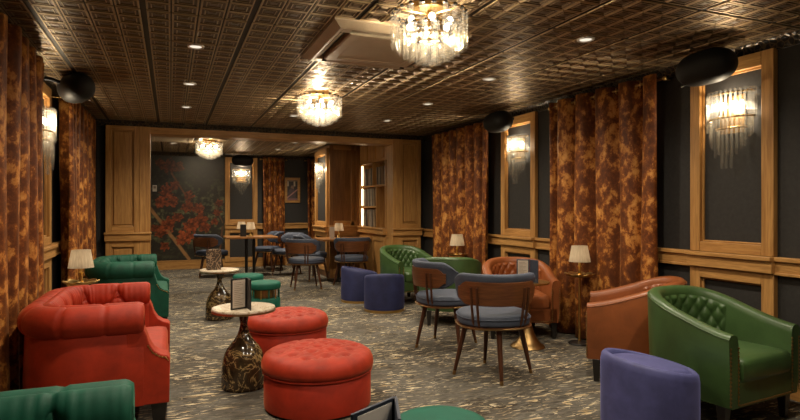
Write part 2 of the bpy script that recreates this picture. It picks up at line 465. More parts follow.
# ------------------------------------------------------------------ mural, picture, thermostat
random.seed(21)
FL = [(75,65,26,.35),(45,60,18,.3),(100,68,20,.3),(65,150,24,1),(82,182,22,1),(50,188,20,.9),(135,165,18,.6),(130,200,20,.55),(165,205,20,.6),
      (172,248,26,.7),(140,266,24,.7),(70,258,24,.75),(48,282,22,.8),(130,300,26,1.2),(110,310,18,1.1),(230,190,14,.6),(224,220,14,.5),(90,130,16,.7),
      (185,270,18,.5),(215,250,12,.4),(30,270,14,.6),(100,235,16,.5),(60,330,14,.5),(190,330,12,.3)]
FL = [((x-22)/226., 1-(y-35)/342., r/226., k, random.random()*6, random.randint(5, 7)) for x, y, r, k in FL]
def h2(x, y):
    s = sin(x*127.1+y*311.7)*43758.5453; return s-math.floor(s)
def vn(x, y):
    i, j = math.floor(x), math.floor(y); a, b = smooth(x-i), smooth(y-j)
    return (h2(i,j)*(1-a)+h2(i+1,j)*a)*(1-b)+(h2(i,j+1)*(1-a)+h2(i+1,j+1)*a)*b
def fbm(x, y): return .5*vn(x, y)+.3*vn(2.1*x+5, 2.1*y)+.2*vn(4.3*x, 4.3*y+9)
ASP = 1.52
def seg(px, py, ax, ay, bx, by):
    dx, dy = bx-ax, by-ay; t = max(0, min(1, ((px-ax)*dx+(py-ay)*dy)/(dx*dx+dy*dy)))
    return math.hypot(px-ax-dx*t, py-ay-dy*t)
def mural(u, v):
    u = (XL+.02+(1.085-XL-.02)*u+.35)/1.435; us = u; u = abs(u)
    y = v*ASP; n = fbm(u*9, y*9)
    c = [.012+.018*n, .011+.014*n, .009+.008*n]
    leaf = fbm(u*22+3, y*22); w = math.exp(-((v-.42)/.3)**2)
    if leaf > .50: c = [c[0]+.05*w*(leaf-.5)*8, c[1]+.055*w*(leaf-.5)*8, c[2]+.025*w*(leaf-.5)*8]
    for s, r, col in (((-.02, .50, .50, .01), .022, (.26, .13, .05)), ((.26, .84, .60, .46), .012, (.16, .06, .025)), ((.97, .32, .93, .06), .010, (.10, .04, .02)), ((.85, .55, .97, .36), .007, (.12, .06, .03))):
        d = seg(us+.01*(n-.5), y, s[0], s[1]*ASP, s[2], s[3]*ASP)
        if d < r: k = .6+.8*n; c = [x*k for x in col]
    for fx, fy, r, k, ph, np_ in FL:
        dx, dy = u-fx, y-fy*ASP; d = math.hypot(dx, dy)
        if d > r*1.5: continue
        a = math.atan2(dy, dx)+ph+.8*(n-.5)
        edge = r*(.86+.16*cos(a*np_)+1.0*(fbm(u*24+fx*50, y*24)-.5))
        if d < edge:
            q = .45+.55*abs(cos(a*np_*.5+d/r*2.2))**.6; q *= .5+.6*d/max(edge, 1e-4); q *= max(0, 2.2*fbm(u*34+7, y*34)-.25)
            k = .3+.75*k; c = [.31*k*q, .068*k*q, .020*k*q]
    return [min(1, x) for x in c]
o = painted('floral_mural', M['mural'], mural, mF, XL+.02, 1.085, .19, H-.09, 170, 230, .002, .012)
# recolour only the visible stretch: u measured from the opening edge
tag(o, 'dark glossy mural of orange-red flowers on the far wall', 'mural')
o = MB(); board(o, mF, -.335, -.255, 1.62, 1.75, .012, .03); board(o, mF, -.32, -.27, 1.68, 1.73, .03, .033, 1)
tag(o.build('thermostat', [M['white'], M['ink']], bevel=.003), 'small white thermostat plate mounted on the dark floral mural', 'thermostat')
def pic(u, v):
    c = [.035, .026, .024]
    if abs(v-.80) < .12 and (.08 < u < .2 or .62 < u < .75): c = [.42, .34, .24]
    if v > .9: c = [.20, .14, .09]
    if math.hypot(u-.5, (v-.62)*1.3) < .13: c = [.20, .12, .085]
    if math.hypot((u-.45)/.34, (v-.28)/.3) < 1: c = [.075, .05, .055]
    if abs((v-.12)-(u)*.45) < .035 and .1 < u < .95: c = [.34, .17, .15]
    if v < .12: c = [.18, .09, .09]
    n = .7+.6*fbm(u*14, v*14); return [x*n for x in c]
pt = thing('framed_picture', 'small oak framed picture on the dark far wall between two rust curtains', 'picture', (2.545, YF, 1.40))
v = MB(); mp = lambda a, d, z: (a, -d, z)
frame(v, v, mp, -.17, .17, 0, .56, .04, 0, .03); v.build('picture_frame', M['oak_h'], pt, bevel=.003)
painted('print', M['print'], pic, mp, -.135, .135, .035, .525, 30, 46, .002, .008, pt)

# ------------------------------------------------------------------ tufted roll-arm chairs (face +x)
def upath(xf, yw, xb, rc, step):
    """front(-y) -> back -> front(+y); returns (point, outward normal, arc length)"""
    segs = []; L1 = xf-(xb+rc)
    out = []; s = 0
    n1 = max(2, int(L1/step))
    for i in range(n1): out.append(((xf-L1*i/n1, -yw), (0, -1)))
    na = max(4, int(rc*PI/2/step))
    for i in range(na): a = PI/2*i/na; out.append(((xb+rc-rc*sin(a), -yw+rc-rc*cos(a)), (-sin(a), -cos(a))))
    Lb = 2*(yw-rc); nb = max(2, int(Lb/step))
    for i in range(nb): out.append(((xb, -yw+rc+Lb*i/nb), (-1, 0)))
    for i in range(na): a = PI/2*i/na; out.append(((xb+rc-rc*cos(a), yw-rc+rc*sin(a)), (-cos(a), sin(a))))
    for i in range(n1+1): out.append(((xb+rc+L1*i/n1, yw), (0, 1)))
    res = []
    for k, (p, n) in enumerate(out):
        if k: s += math.dist(p, out[k-1][0])
        res.append((p, n, s))
    return res
def rbox(mb, x0, x1, y0, y1, z0, z1, r=.03, crown_=.0, n=6):
    out = []
    for cx, cy, a0 in ((x1-r, y1-r, 0), (x0+r, y1-r, PI/2), (x0+r, y0+r, PI), (x1-r, y0+r, 1.5*PI)):
        for k in range(n+1): a = a0+PI/2*k/n; out.append((cx+r*cos(a), cy+r*sin(a)))
    c = ((x0+x1)/2, (y0+y1)/2); q = r/(x1-x0)
    mb.puck(out, [(1-2*q, z0), (1-q*.5, z0+r*.3), (1, z0+r), (1, z1-r), (1-q*.5, z1-r*.3), (1-2*q, z1), (.6, z1+crown_*.7), (.25, z1+crown_), (.02, z1+crown_)], c)
def tufted_chair(mat, label, group):
    t = thing('tufted_armchair', label, 'armchair', (0,0,0), 0, group)
    yw, xf, xb = .52, .29, -.29
    P = upath(xf, yw, xb, .24, .012)
    L = P[-1][2]; seams = [L*k/10 for k in range(1, 10)]
    rr = []
    for p, n, s in P:
        r = .092
        for q in seams: r -= .009*math.exp(-((s-q)/.007)**2)
        e = min(s, L-s); r *= 1-.16*math.exp(-(e/.012)**2)
        rr.append(r)
    MB().tube([(p[0], p[1], .635) for p, n, s in P], rr, 22).build('rolled_arm', mat, t, angle=60)
    W = upath(xf, yw, xb, .24, .05)
    sec = [(.060, .15), (.064, .30), (.055, .58), (.02, .64), (-.06, .66), (-.075, .58), (-.075, .15)]
    def pt(pn, o, z): (p, n, s) = pn; return (p[0]+n[0]*o, p[1]+n[1]*o, z)
    mb = MB(); mb.grid(lambda i, j: pt(W[i], *sec[j]), len(W), len(sec))
    mb.add([pt(W[0], *q) for q in sec], [tuple(range(len(sec)))]); mb.add([pt(W[-1], *q) for q in sec], [tuple(range(len(sec)))])
    cur = [(.25, .60), (.29, .59), (.305, .55), (.32, .50), (.345, .46), (.38, .435), (.415, .425), (.43, .405), (.425, .15), (.20, .15), (.20, .60)]
    for sg in (-1, 1):
        a, b = sorted((sg*(yw+.058), sg*(yw-.078))); mb.prism(cur, a, b)
    mb.box(-.32, .425, -yw-.02, yw+.02, .148, .16)
    mb.build('body', mat, t, bevel=.008)
    G = upath(xf-.004, yw, xb, .24, .009); NW = 46; S = .26; RB = (.15, .275)
    def prof(w):                       # inner side: straight up from the seat, then over the roll
        if w < .20: return -.088, .375+w, (-1, 0)
        a = PI+R(36)-(w-.20)/.101; a = max(a, R(78))
        return .101*cos(a), .635+.101*sin(a), (cos(a), sin(a))
    def crease(s, w):
        k = s/S
        if w >= RB[1]: d = abs(k-round(k))*S; amp = .020*max(0., 1-(w-RB[1])/.14)
        elif w >= RB[0]:
            t = (RB[1]-w)/(RB[1]-RB[0])*.5; d = min(abs((k-t)-round(k-t)), abs((k+t)-round(k+t)))*S; amp = .019
        else: d = abs((k-.5)-round(k-.5))*S; amp = .012
        b1 = math.hypot((k-round(k))*S, w-RB[1]); b0 = math.hypot((k-.5-round(k-.5))*S, w-RB[0])
        m = min(b1, b0)
        wr = .004*sin(k*2*PI*7+9*w)*math.exp(-(m/.09)**2)
        return amp*math.exp(-(d/.013)**2)+.026*math.exp(-(m/.034)**2)+wr
    def lin(i, j):
        w = .40*j/(NW-1); o, z, nn = prof(w); s = G[i][2]-L/2; e = min(G[i][2], L-G[i][2])
        h_ = .014*min(1, e/.03+.1)-crease(s, w)*min(1, e/.05)-.034*smooth((w-.355)/.045)
        return pt(G[i], o+nn[0]*h_, z+nn[1]*h_)
    MB().grid(lin, len(G), NW).build('tufted_lining', mat, t, angle=80)
    bme = None
    for k in range(-5, 6):
        for row in (0, 1):
            s = (k+(0 if row else .5))*S; o_, z, nn = prof(RB[row])
            if abs(s) > L/2-.07: continue
            i = min(range(len(G)), key=lambda q: abs(G[q][2]-L/2-s))
            if bme is None: o = MB().ball((0, 0, 0), .012, 8, 4).build('tufting_button', mat, t); bme = o.data
            else: o = bpy.data.objects.new('tufting_button', bme); C.objects.link(o); o.parent = t
            o.location = pt(G[i], o_-nn[0]*.019, z-nn[1]*.019)
    mb = MB(); rbox(mb, -.22, .415, -.44, .44, .26, .415, .045, .025); mb.build('seat_cushion', mat, t, angle=60)
    MB().box(.36, .42, -.46, .46, .152, .27).build('front_rail', mat, t, bevel=.008)
    for sg in (-1, 1):
        nh = MB()
        nh.tube([(x-.008, sg*(yw+.057), z-.012) for x, z in cur[3:8]], .003, 6)
        for k in range(3, len(cur)-4):
            (x0, z0), (x1, z1) = cur[k], cur[k+1]; m = max(1, int(math.dist(cur[k], cur[k+1])/.016))
            for q in range(m): nh.ball((x0+(x1-x0)*q/m-.008, sg*(yw+.058), z0+(z1-z0)*q/m-.012), .006, 6, 4)
        nh.build('nailhead_trim', M['brass'], t)['label'] = 'row of small brass nailheads'
    for x, y in ((.37, -.5), (.37, .5), (-.26, -.46), (-.26, .46)):
        l = MB(); l.hexa([(x-.03,y-.03,0),(x+.03,y-.03,0),(x+.03,y+.03,0),(x-.03,y+.03,0),(x-.045,y-.045,.15),(x+.045,y-.045,.15),(x+.045,y+.045,.15),(x-.045,y+.045,.15)])
        l.build('leg', M['leg_black'], t, bevel=.004)['label'] = 'black block leg'
    return t
GA = 'tufted roll arm chairs along the left wall'
t = tufted_chair(M['red'], 'red velvet tufted roll-arm armchair by the left curtain', GA); t.location = (-.43, 4.13, 0)
g1 = tufted_chair(M['green_velvet'], 'emerald velvet tufted armchair behind the red armchair', GA); g1.location = (-.44, 6.93, 0)
g2 = copy_tree(g1); g2.location = (-.40, 1.50, 0); tag(g2, 'emerald velvet tufted armchair in front of the red armchair, cut by the bottom left corner', 'armchair', GA)

# ------------------------------------------------------------------ tub chairs (face +x)
def tub_chair(mat, label, group):
    t = thing('tub_chair', label, 'armchair', (0,0,0), 0, group)
    W = upath(.335, .355, -.36, .335, .03); L = W[-1][2]
    def hh(x): return .575+.175*(.6*smooth((.335-x)/.68)+.4*min(1, (.335-x)/.68))
    def pt(pn, o, z): p, n, s = pn; return (p[0]-n[0]*o, p[1]-n[1]*o, z)
    def sec(h): return [(.03, .165), (.012, .30), (0, h-.035), (.006, h-.014), (.022, h-.002), (.045, h+.002), (.068, h-.004), (.082, h-.02), (.088, h-.05), (.105, .30), (.105, .165)]
    mb = MB(); ns = 11
    mb.grid(lambda i, j: pt(W[i], *sec(hh(W[i][0][0]))[j]), len(W), ns)
    for k in (0, -1): mb.add([pt(W[k], *q) for q in sec(hh(.335))], [tuple(range(ns))])
    out = [pt(w, .04, 0)[:2] for w in W]
    mb.puck(out, [(1, .165), (1, .30)])
    mb.build('shell', mat, t, angle=50)
    pi = MB(); pi.tube([pt(w, .003, hh(w[0][0])-.024) for w in W], .0045, 6); pi.build('piping', mat, t)
    G = upath(.30, .355, -.36, .335, .0095); G = [g for g in G if abs(g[2]-L/2+.033) < L*.27]; mid = (G[0][2]+G[-1][2])/2
    def q(i, j):
        h = hh(G[i][0][0]); z = .40+(h-.055-.40)*j/33; s = G[i][2]-mid
        a, b = s/.105, z/.125
        f = (abs(sin(PI*(a+b)/1.))*abs(sin(PI*(a-b)/1.)))**.5
        e = min(1, (h-.055-z)/.02+.05, (G[-1][2]-mid-abs(s))/.03+.05)
        return pt(G[i], .094+(.0-.0)+.020*f*max(0, e), z)
    MB().grid(q, len(G), 34).build('quilted_back', mat, t, angle=80)['label'] = 'diamond-quilted inner back'
    O = [pt(w, .112, 0)[:2] for w in W if w[0][0] < .30]; O = O+[(.345, .235), (.35, .15), (.352, 0), (.35, -.15), (.345, -.235)]
    O = [(x, y) for x, y in O]
    mb = MB(); mb.puck(O, [(.94, .295), (.985, .305), (1, .325), (1, .395), (.985, .415), (.95, .428), (.85, .436), (.6, .444), (.3, .448), (.02, .449)], (0, 0)); mb.build('seat_cushion', mat, t, angle=60)
    MB().box(.27, .335, -.262, .262, .165, .292).build('front_rail', mat, t, bevel=.008)
    for y in (-.268, .268, -.340, .340):
        nh = MB().tube([(.335, y, .18), (.335, y, .505)], .003, 6)
        for k in range(15): nh.ball((.337, y, .185+k*.0225), .0068, 6, 4)
        nh.build('nailhead_trim', M['dark_brass'], t)['label'] = 'row of aged brass nailheads'
    nh = MB().tube([(.335, -.25, .178), (.335, .25, .178)], .003, 6)
    for k in range(24): nh.ball((.337, -.25+.5*k/23, .178), .0068, 6, 4)
    nh.build('nailhead_trim', M['dark_brass'], t)['label'] = 'row of aged brass nailheads'
    for x, y in ((.27, -.30), (.27, .30), (-.25, -.22), (-.25, .22)):
        MB().hexa([(x-.017,y-.017,0),(x+.017,y-.017,0),(x+.017,y+.017,0),(x-.017,y+.017,0),(x-.028,y-.028,.166),(x+.028,y-.028,.166),(x+.028,y+.028,.166),(x-.028,y+.028,.166)]).build('leg', M['leg_black'], t, bevel=.003)['label'] = 'black tapered leg'
    return t
GT = 'leather tub chairs along the right wall'
tg = tub_chair(M['green_leather'], '', GT); tb = tub_chair(M['brown_leather'], '', GT)
place(tg, True, (3.16, 2.57, 0), R(-84), 'green leather tub chair in front at right, beside the violet pouf', 'armchair', GT)
place(tg, False, (3.03, 7.24, 0), R(-78), 'green leather tub chair with quilted back below the oak pier beside the record shelves', 'armchair', GT)
place(tg, False, (2.93, 5.72, 0), R(62), 'green leather tub chair turned away, mostly hidden behind the blue dining chairs', 'armchair', GT)
place(tb, True, (3.325, 3.37, 0), R(137), 'cognac leather tub chair seen from its side behind the near green tub chair', 'armchair', GT)
place(tb, False, (3.31, 4.94, 0), R(-112), 'cognac leather tub chair with quilted back behind the small gold table', 'armchair', GT)

# ------------------------------------------------------------------ dining chairs (face +x)
def dining_chair():
    t = thing('dining_chair', '', 'chair')
    def outl(r, n=40, e=2.5):
        o = []
        for k in range(n):
            a = 2*PI*k/n; c, s = cos(a), sin(a); q = (abs(c)**e+abs(s)**e)**(-1/e); o.append((r*q*c, r*q*s))
        return o
    MB().puck(outl(.262), [(.93, .405), (.985, .412), (1, .428), (1, .455), (.985, .474), (.94, .486), (.8, .494), (.5, .499), (.02, .50)]).build('seat', M['navy'], t, angle=60)
    MB().tube([(x, y, .462) for x, y in outl(.265)], .005, 6, True).build('seat_piping', M['navy'], t)
    MB().puck(outl(.266), [(.9, .385), (1, .388), (1, .404), (.9, .406)]).build('seat_frame', M['walnut'], t)
    MB().tube([(x, y, .396) for x, y in outl(.268)], .006, 6, True).build('edge_band', M['dark_brass'], t)['label'] = 'thin brass band under the seat'
    # wood back panel, outer
    A0 = R(66); n = 36
    def wood(i, j):
        a = PI-A0+2*A0*i/(n-1); e = (A0-abs(a-PI))/R(14); hgt = .088*(min(1, max(0., e))**.5) if e < 1 else .088
        hgt = max(hgt, .045); zc = .655
        k = [(.284, -1), (.296, -.96), (.300, 0), (.296, .96), (.284, 1), (.280, 0), (.284, -1)][j]
        r = k[0]+.016*(zc+k[1]*hgt-.57)/.2
        return (r*cos(a), r*sin(a), zc+k[1]*hgt)
    mb = MB().grid(wood, n, 7)
    mb.add([wood(0, j) for j in range(6)], [tuple(range(6))]); mb.add([wood(n-1, j) for j in range(6)], [tuple(range(6))])
    mb.build('backrest', M['walnut'], t, angle=50)
    A1 = R(88); n2 = 44
    prof = [(.278, -.095), (.286, .075), (.294, .108), (.284, .124), (.258, .127), (.230, .112), (.220, .07), (.220, 0), (.226, -.08), (.242, -.108), (.265, -.11), (.278, -.095)]
    def pad(i, j):
        a = PI-A1+2*A1*i/(n2-1); e = (A1-abs(a-PI))/R(26)
        s = max(.32, min(1, e)**.5 if e > 0 else 0); ds = max(.45, min(1., e*2.2+.2))
        r, z = prof[j]; r = .262+(r-.262)*ds; zc = .672
        r += .016*(zc+z*s-.57)/.2
        return (r*cos(a), r*sin(a), zc+z*s)
    mb = MB().grid(pad, n2, len(prof)); m = len(prof)-1
    for k in (0, n2-1): mb.add([pad(k, j) for j in range(m)], [tuple(range(m))])
    mb.build('back_pad', M['navy'], t, angle=60)
    for c in (-37, 37):
        for d in (-4.2, 4.2):
            a = PI+R(c+d)
            MB().tube([(.255*cos(a), .255*sin(a), .39), (.283*cos(a), .283*sin(a), .45), (.306*cos(a), .306*sin(a), .60), (.314*cos(a), .314*sin(a), .70)], [.0085, .0095, .0095, .008], 8).build('support_rod', M['walnut_leg'], t)
    for a in (0, PI/2, PI, 1.5*PI):
        a += 0
        lp = [(.20*cos(a), .20*sin(a), .39), (.245*cos(a), .245*sin(a), .2), (.285*cos(a), .285*sin(a), .02)]
        l = MB().tube(lp, [.021, .018, .0125], 10).build('leg', M['walnut_leg'], t)
        MB().tube([(.283*cos(a), .283*sin(a), .03), (.289*cos(a), .289*sin(a), 0)], [.0138, .0125], 10).build('foot_cap', M['dark_brass'], l)
    return t
dc = dining_chair(); GD = 'walnut and blue dining chairs'
spots = [((2.31, 3.785), 71, 'walnut-backed blue dining chair in front, back turned to the viewer, beside the gold table'),
         ((2.39, 4.73), -4, 'walnut-backed blue dining chair facing right, just behind the front dining chair'),
         ((2.01, 8.95), 42, 'blue dining chair standing alone on open floor just inside the back room'),
         ((2.80, 9.04), 82, 'blue dining chair with its back to us at the lamp table by the record shelves'),
         ((2.34, 9.98), -20, 'blue dining chair at the left of the lamp table by the record shelves'),
         ((1.86, 11.75), 185, 'blue dining chair at the far corner of the left back-room table, below the curtain'),
         ((2.08, 10.90), 195, 'blue dining chair right of the left back-room table, behind the lone chair'),
         ((.72, 11.1), 40, 'blue dining chair in front of the flower mural')]
for i, (p, a, lb) in enumerate(spots): place(dc, i == 0, (p[0], p[1], 0), R(a), lb, 'chair', GD).scale = (1.04, 1.04, 1.0)

# ------------------------------------------------------------------ poufs, ottomans, stools
def pouf(mat):
    t = thing('pouf', '', 'pouf'); n = 40; r = .25
    def top(a): return .438-.046*cos(a)
    def f(i, j):
        a = 2*PI*i/n; T = top(a)
        o, z = [(.0, .03), (.003, .10), (.003, T-.05), (-.002, T-.018), (-.016, T-.003), (-.03, T-.003), (-.042, T-.014), (-.046, T-.05)][j]
        return ((r+o)*cos(a), (r+o)*sin(a), z)
    MB().grid(f, n, 8, True).build('body', mat, t, angle=70)
    cu = MB().lathe([(r-.044, .34), (r-.043, .405), (r-.05, .420), (r-.08, .430), (.10, .438), (1e-5, .440)], n)
    cu.v = [(x, y, z-.12*x) for x, y, z in cu.v]; cu.build('seat_cushion', mat, t, angle=60)
    MB().lathe([(r-.01, 0), (r+.005, 0), (r+.005, .03), (r-.01, .034)], n).build('base_band', M['brass'], t)['label'] = 'thin brass base band'
    return t
pf = pouf(M['purple']); pi_ = pouf(M['indigo']); GP = 'violet-blue velvet poufs'
place(pf, True, (2.46, 2.39, 0), R(-15), 'violet velvet low-back pouf in front at right, beside the green tub chair', 'pouf', GP)
place(pi_, True, (2.49, 6.66, 0), R(75), 'dark blue velvet pouf nearest of the pair left of the green quilted chair', 'pouf', GP)
place(pi_, False, (2.42, 7.45, 0), R(-5), 'dark blue velvet pouf standing behind its twin, by the dining chair', 'pouf', GP)

def ottoman():
    t = thing('tufted_ottoman', '', 'ottoman'); r = .345; n = 56
    MB().lathe([(r-.02, .014), (r-.002, .018), (r, .04), (r, .235), (r-.01, .245)], n).build('drum', M['red_side'], t, angle=60)
    MB().tube([((r+.004)*cos(2*PI*k/n), (r+.004)*sin(2*PI*k/n), .238) for k in range(n)], .007, 6, True).build('piping', M['red_side'], t)
    MB().lathe([(r-.03, 0), (r-.02, 0), (r-.02, .02)], 32).build('plinth', M['leg_black'], t)
    btn = []
    sp = .125
    for a in range(-4, 5):
        for b in range(-4, 5):
            x, y = a*sp+(sp/2 if b % 2 else 0), b*sp*.866
            if math.hypot(x, y) < r-.065: btn.append((x, y))
    prof = [(0, .245), (.012, .25), (.017, .275), (.014, .305), (0, .335), (-.025, .352), (-.055, .362)]
    nr = 30
    def cu(i, j):
        a = 2*PI*i/96
        if j < len(prof): rr, z = r+prof[j][0], prof[j][1]
        else:
            q = (j-len(prof)+1)/nr; rr = (r-.055)*(1-q)+1e-4; z = .362+.018*smooth(q*1.5)
        x, y = rr*cos(a), rr*sin(a)
        if j >= 3:
            d = min((x-p)**2+(y-q_)**2 for p, q_ in btn); ds = sorted((x-p)**2+(y-q_)**2 for p, q_ in btn)[:2]
            z -= .032*math.exp(-d/(.022**2))
            z -= .010*math.exp(-((math.sqrt(ds[1])-math.sqrt(ds[0]))/.012)**2)*(1 if j > 5 else .3)
        return (x, y, z)
    MB().grid(cu, 96, len(prof)+nr, True).build('tufted_lid', M['red'], t, angle=80)
    bme = None
    for x, y in btn:
        if bme is None: o = MB().ball((0, 0, 0), .011, 8, 4).build('tufting_button', M['red'], t); bme = o.data
        else: o = bpy.data.objects.new('tufting_button', bme); C.objects.link(o); o.parent = t
        o.location = (x, y, .347)
    return t
ot = ottoman(); GO = 'round red tufted ottomans'
place(ot, True, (.895, 3.63, 0), 0, 'round red velvet tufted ottoman in front, before the other red one', 'ottoman', GO)
place(ot, False, (.955, 5.0, 0), R(20), 'round red velvet tufted ottoman behind the front one, beside the cream table with menu', 'ottoman', GO)

def stool():
    t = thing('drum_stool', '', 'stool'); r = .188
    MB().lathe([(r-.03, .352), (r-.005, .356), (r+.002, .372), (r+.002, .41), (r-.006, .428), (r-.03, .438), (.09, .445), (1e-5, .447)], 36).build('cushion', M['teal'], t, angle=60)
    MB().lathe([(r-.012, .02), (r-.004, .03), (r-.004, .245), (r-.014, .256)], 36).build('drum', M['teal'], t, angle=60)
    MB().lathe([(r-.04, 0), (r-.03, 0), (r-.03, .02)], 24).build('plinth', M['leg_black'], t)
    MB().lathe([(r-.07, .25), (r-.07, .355)], 24).build('core', M['dark_brass'], t)['label'] = 'brass core in the open band'
    for k in range(12):
        a = 2*PI*k/12; MB().tube([((r-.018)*cos(a), (r-.018)*sin(a), .25), ((r-.018)*cos(a), (r-.018)*sin(a), .356)], .009, 8).build('post', M['teal'] if k % 2 else M['brass'], t)
    return t
st = stool(); GS = 'teal velvet drum stools'
place(st, True, (1.0, 2.03, 0), 0, 'teal velvet round stool cut by the bottom edge of the picture', 'stool', GS)
place(st, False, (1.0, 6.62, 0), R(10), 'teal velvet drum stool with open band behind the red ottomans', 'stool', GS)
place(st, False, (.92, 7.40, 0), R(25), 'teal velvet stool farthest back, beside the cream table with patterned menu', 'stool', GS)

# ------------------------------------------------------------------ tables, menus, lamps
def side_table():
    t = thing('side_table', '', 'table')
    MB().lathe([(.20, .545), (.218, .547), (.222, .555), (.222, .563), (.218, .570), (.20, .571)], 48).build('tabletop', M['marble'], t)
    MB().lathe([(.21, .541), (.2235, .541), (.2235, .553), (.21, .553)], 48).build('rim', M['dark_brass'], t)
    MB().lathe([(.15, 0), (.156, .004), (.157, .02), (.153, .14), (.146, .20), (.128, .255), (.098, .30), (.068, .335), (.046, .37), (.032, .41), (.026, .44), (.026, .46), (.034, .50), (.05, .54)], 40).build('bell_base', M['veined'], t, angle=60)['label'] = 'dark glass bell base with gold veins'
    return t
sd = side_table(); GB = 'cream round tables on bell bases'
place(sd, True, (.49, 4.19, 0), 0, 'cream round side table on dark gold-veined bell base, beside the front red ottoman', 'table', GB)
place(sd, False, (.53, 6.86, 0), R(50), 'cream round side table holding the patterned menu, beside the teal stools', 'table', GB)
place(sd, False, (.48, 1.42, 0), R(110), 'side table below the bottom edge of the picture, under the navy menu', 'table', GB)

gt = thing('pedestal_table', 'small gold table on trumpet foot in front of the cognac tub chair', 'table', (3.06, 4.40, 0))
MB().lathe([(.17, .585), (.196, .587), (.20, .594), (.20, .600), (.196, .604), (1e-5, .604)], 40).build('tabletop', M['brass'], gt)
MB().lathe([(.15, 0), (.158, .004), (.152, .014), (.115, .04), (.08, .085), (.055, .14), (.038, .2), (.026, .28), (.022, .40), (.024, .52), (.05, .585)], 36).build('trumpet_foot', M['dark_brass'], gt, angle=60)

def page_lines(mb, x0, x1, y, z0, z1, n, mi):
    for k in range(n):
        z = z1-(z1-z0)*k/(n-1); w = x0+(x1-x0)*(.75+.25*sin(k*2.3)); mb.box(x0, w, y-.0012, y, z-.0016, z+.0016, mi)
def menu(loc, rz, w, hgt, cover, label, cat='menu', spread=34, lines=True, page=True, backpanel=True, paper='page'):
    """two hinged panels standing open; the front panel spans local -x..0, the other folds back"""
    t = thing('menu_holder', label, cat, loc, rz, 'menus standing on the tables')
    a = MB().box(-w, 0, -.004, .004, 0, hgt); a.build('front_panel', cover, t, bevel=.0015)
    if page:
        p = MB().box(-w*.90, -w*.10, -.0055, -.004, hgt*.05, hgt*.95); 
        if lines: page_lines(p, -w*.80, -w*.2, -.0055, hgt*.14, hgt*.86, 13, 1)
        p.build('page', [M[paper], M['ink']], t)['label'] = 'cream printed page'
    if backpanel:
        b = MB().box(-w, 0, -.004, .004, 0, hgt); o = b.build('back_panel', cover, t, loc=(.006, 0, 0), rz=R(spread), bevel=.0015)
    MB().tube([(.004, .002, 0), (.004, .002, hgt)], .005, 8).build('hinge', M['chrome'] if cover is M['navy_cover'] else cover, t)
    return t
menu((.50, 4.13, .571), R(25), .122, .215, M['black_cover'], 'black framed menu with cream page standing open on the near cream table', spread=70)
menu((.535, 6.80, .571), R(0), .155, .235, M['damask'], 'brown patterned menu standing on the far cream table', spread=-50, page=False)
menu((3.05, 4.36, .604), R(-35), .115, .205, M['navy_cover'], 'open navy menu with cream page on the small gold table', spread=128, lines=True)
menu((.55, 1.395, .571), R(29.6), .165, .21, M['navy_cover'], 'navy menu with white page at the bottom edge beside the teal stool', spread=42, lines=False, paper='white_page')

def lamp_shade(t, r0, r1, z0, z1, name='lamp_shade'):
    n = 72
    f = lambda i, j: ((lambda a, q: ((r0+(r1-r0)*q)*(1+.018*cos(a*24))*cos(a), (r0+(r1-r0)*q)*(1+.018*cos(a*24))*sin(a), z0+(z1-z0)*q))(2*PI*i/n, j/4))
    MB().grid(f, n, 5, True).build(name, M['shade'], t, angle=80, recalc=False)
def add_point(name, loc, w, col, rad, parent=None):
    l = bpy.data.lights.new(name, 'POINT'); l.energy = w; l.color = col; l.shadow_soft_size = rad
    o = bpy.data.objects.new(name, l); C.objects.link(o); o.location = loc; o.parent = parent; return o
WARM = (1.0, .83, .60)
def floor_lamp():
    t = thing('floor_lamp', '', 'lamp')
    MB().lathe([(.10, 0), (.104, .006), (.10, .016), (.06, .024), (.016, .03)], 32).build('base', M['leg_black'], t)
    MB().lathe([(.016, .02), (.0115, .05), (.0115, .34), (.0115, .64), (.018, .66), (.012, .68), (.012, .72), (.02, .735), (.012, .75), (.009, .80)], 14).build('stem', M['brass'], t)
    n = 48
    tr = MB().grid(lambda i, j: ((lambda a, q: (q[0]*(1+q[2]*abs(cos(a*4)))*cos(a), q[0]*(1+q[2]*abs(cos(a*4)))*sin(a), q[1]+q[3]*abs(cos(a*4))))(2*PI*i/n, [(.012, .635, 0, 0), (.07, .632, .05, 0), (.105, .640, .18, .004), (.118, .655, .22, .012), (.112, .658, .22, .012), (.09, .645, .1, .0), (.012, .642, 0, 0)][j])), n, 7, True)
    tr.build('tray', M['brass'], t)['label'] = 'scalloped brass tray'
    lamp_shade(t, .098, .072, .775, .925)
    MB().ball((0, 0, .83), .022, 10, 6).build('bulb', M['lamp_bulb'], t)
    return t
fl_ = floor_lamp(); GL = 'slim brass tray lamps'
place(fl_, True, (3.575, 4.305, 0), 0, 'brass floor lamp with tray and cream shade before the big right curtain', 'lamp', GL)
place(fl_, False, (-.70, 5.46, 0), 0, 'brass lamp with tray and cream shade behind the red armchair', 'lamp', GL)
place(fl_, False, (3.59, 6.79, 0), 0, 'brass lamp with cream shade before the farther right curtain', 'lamp', GL)

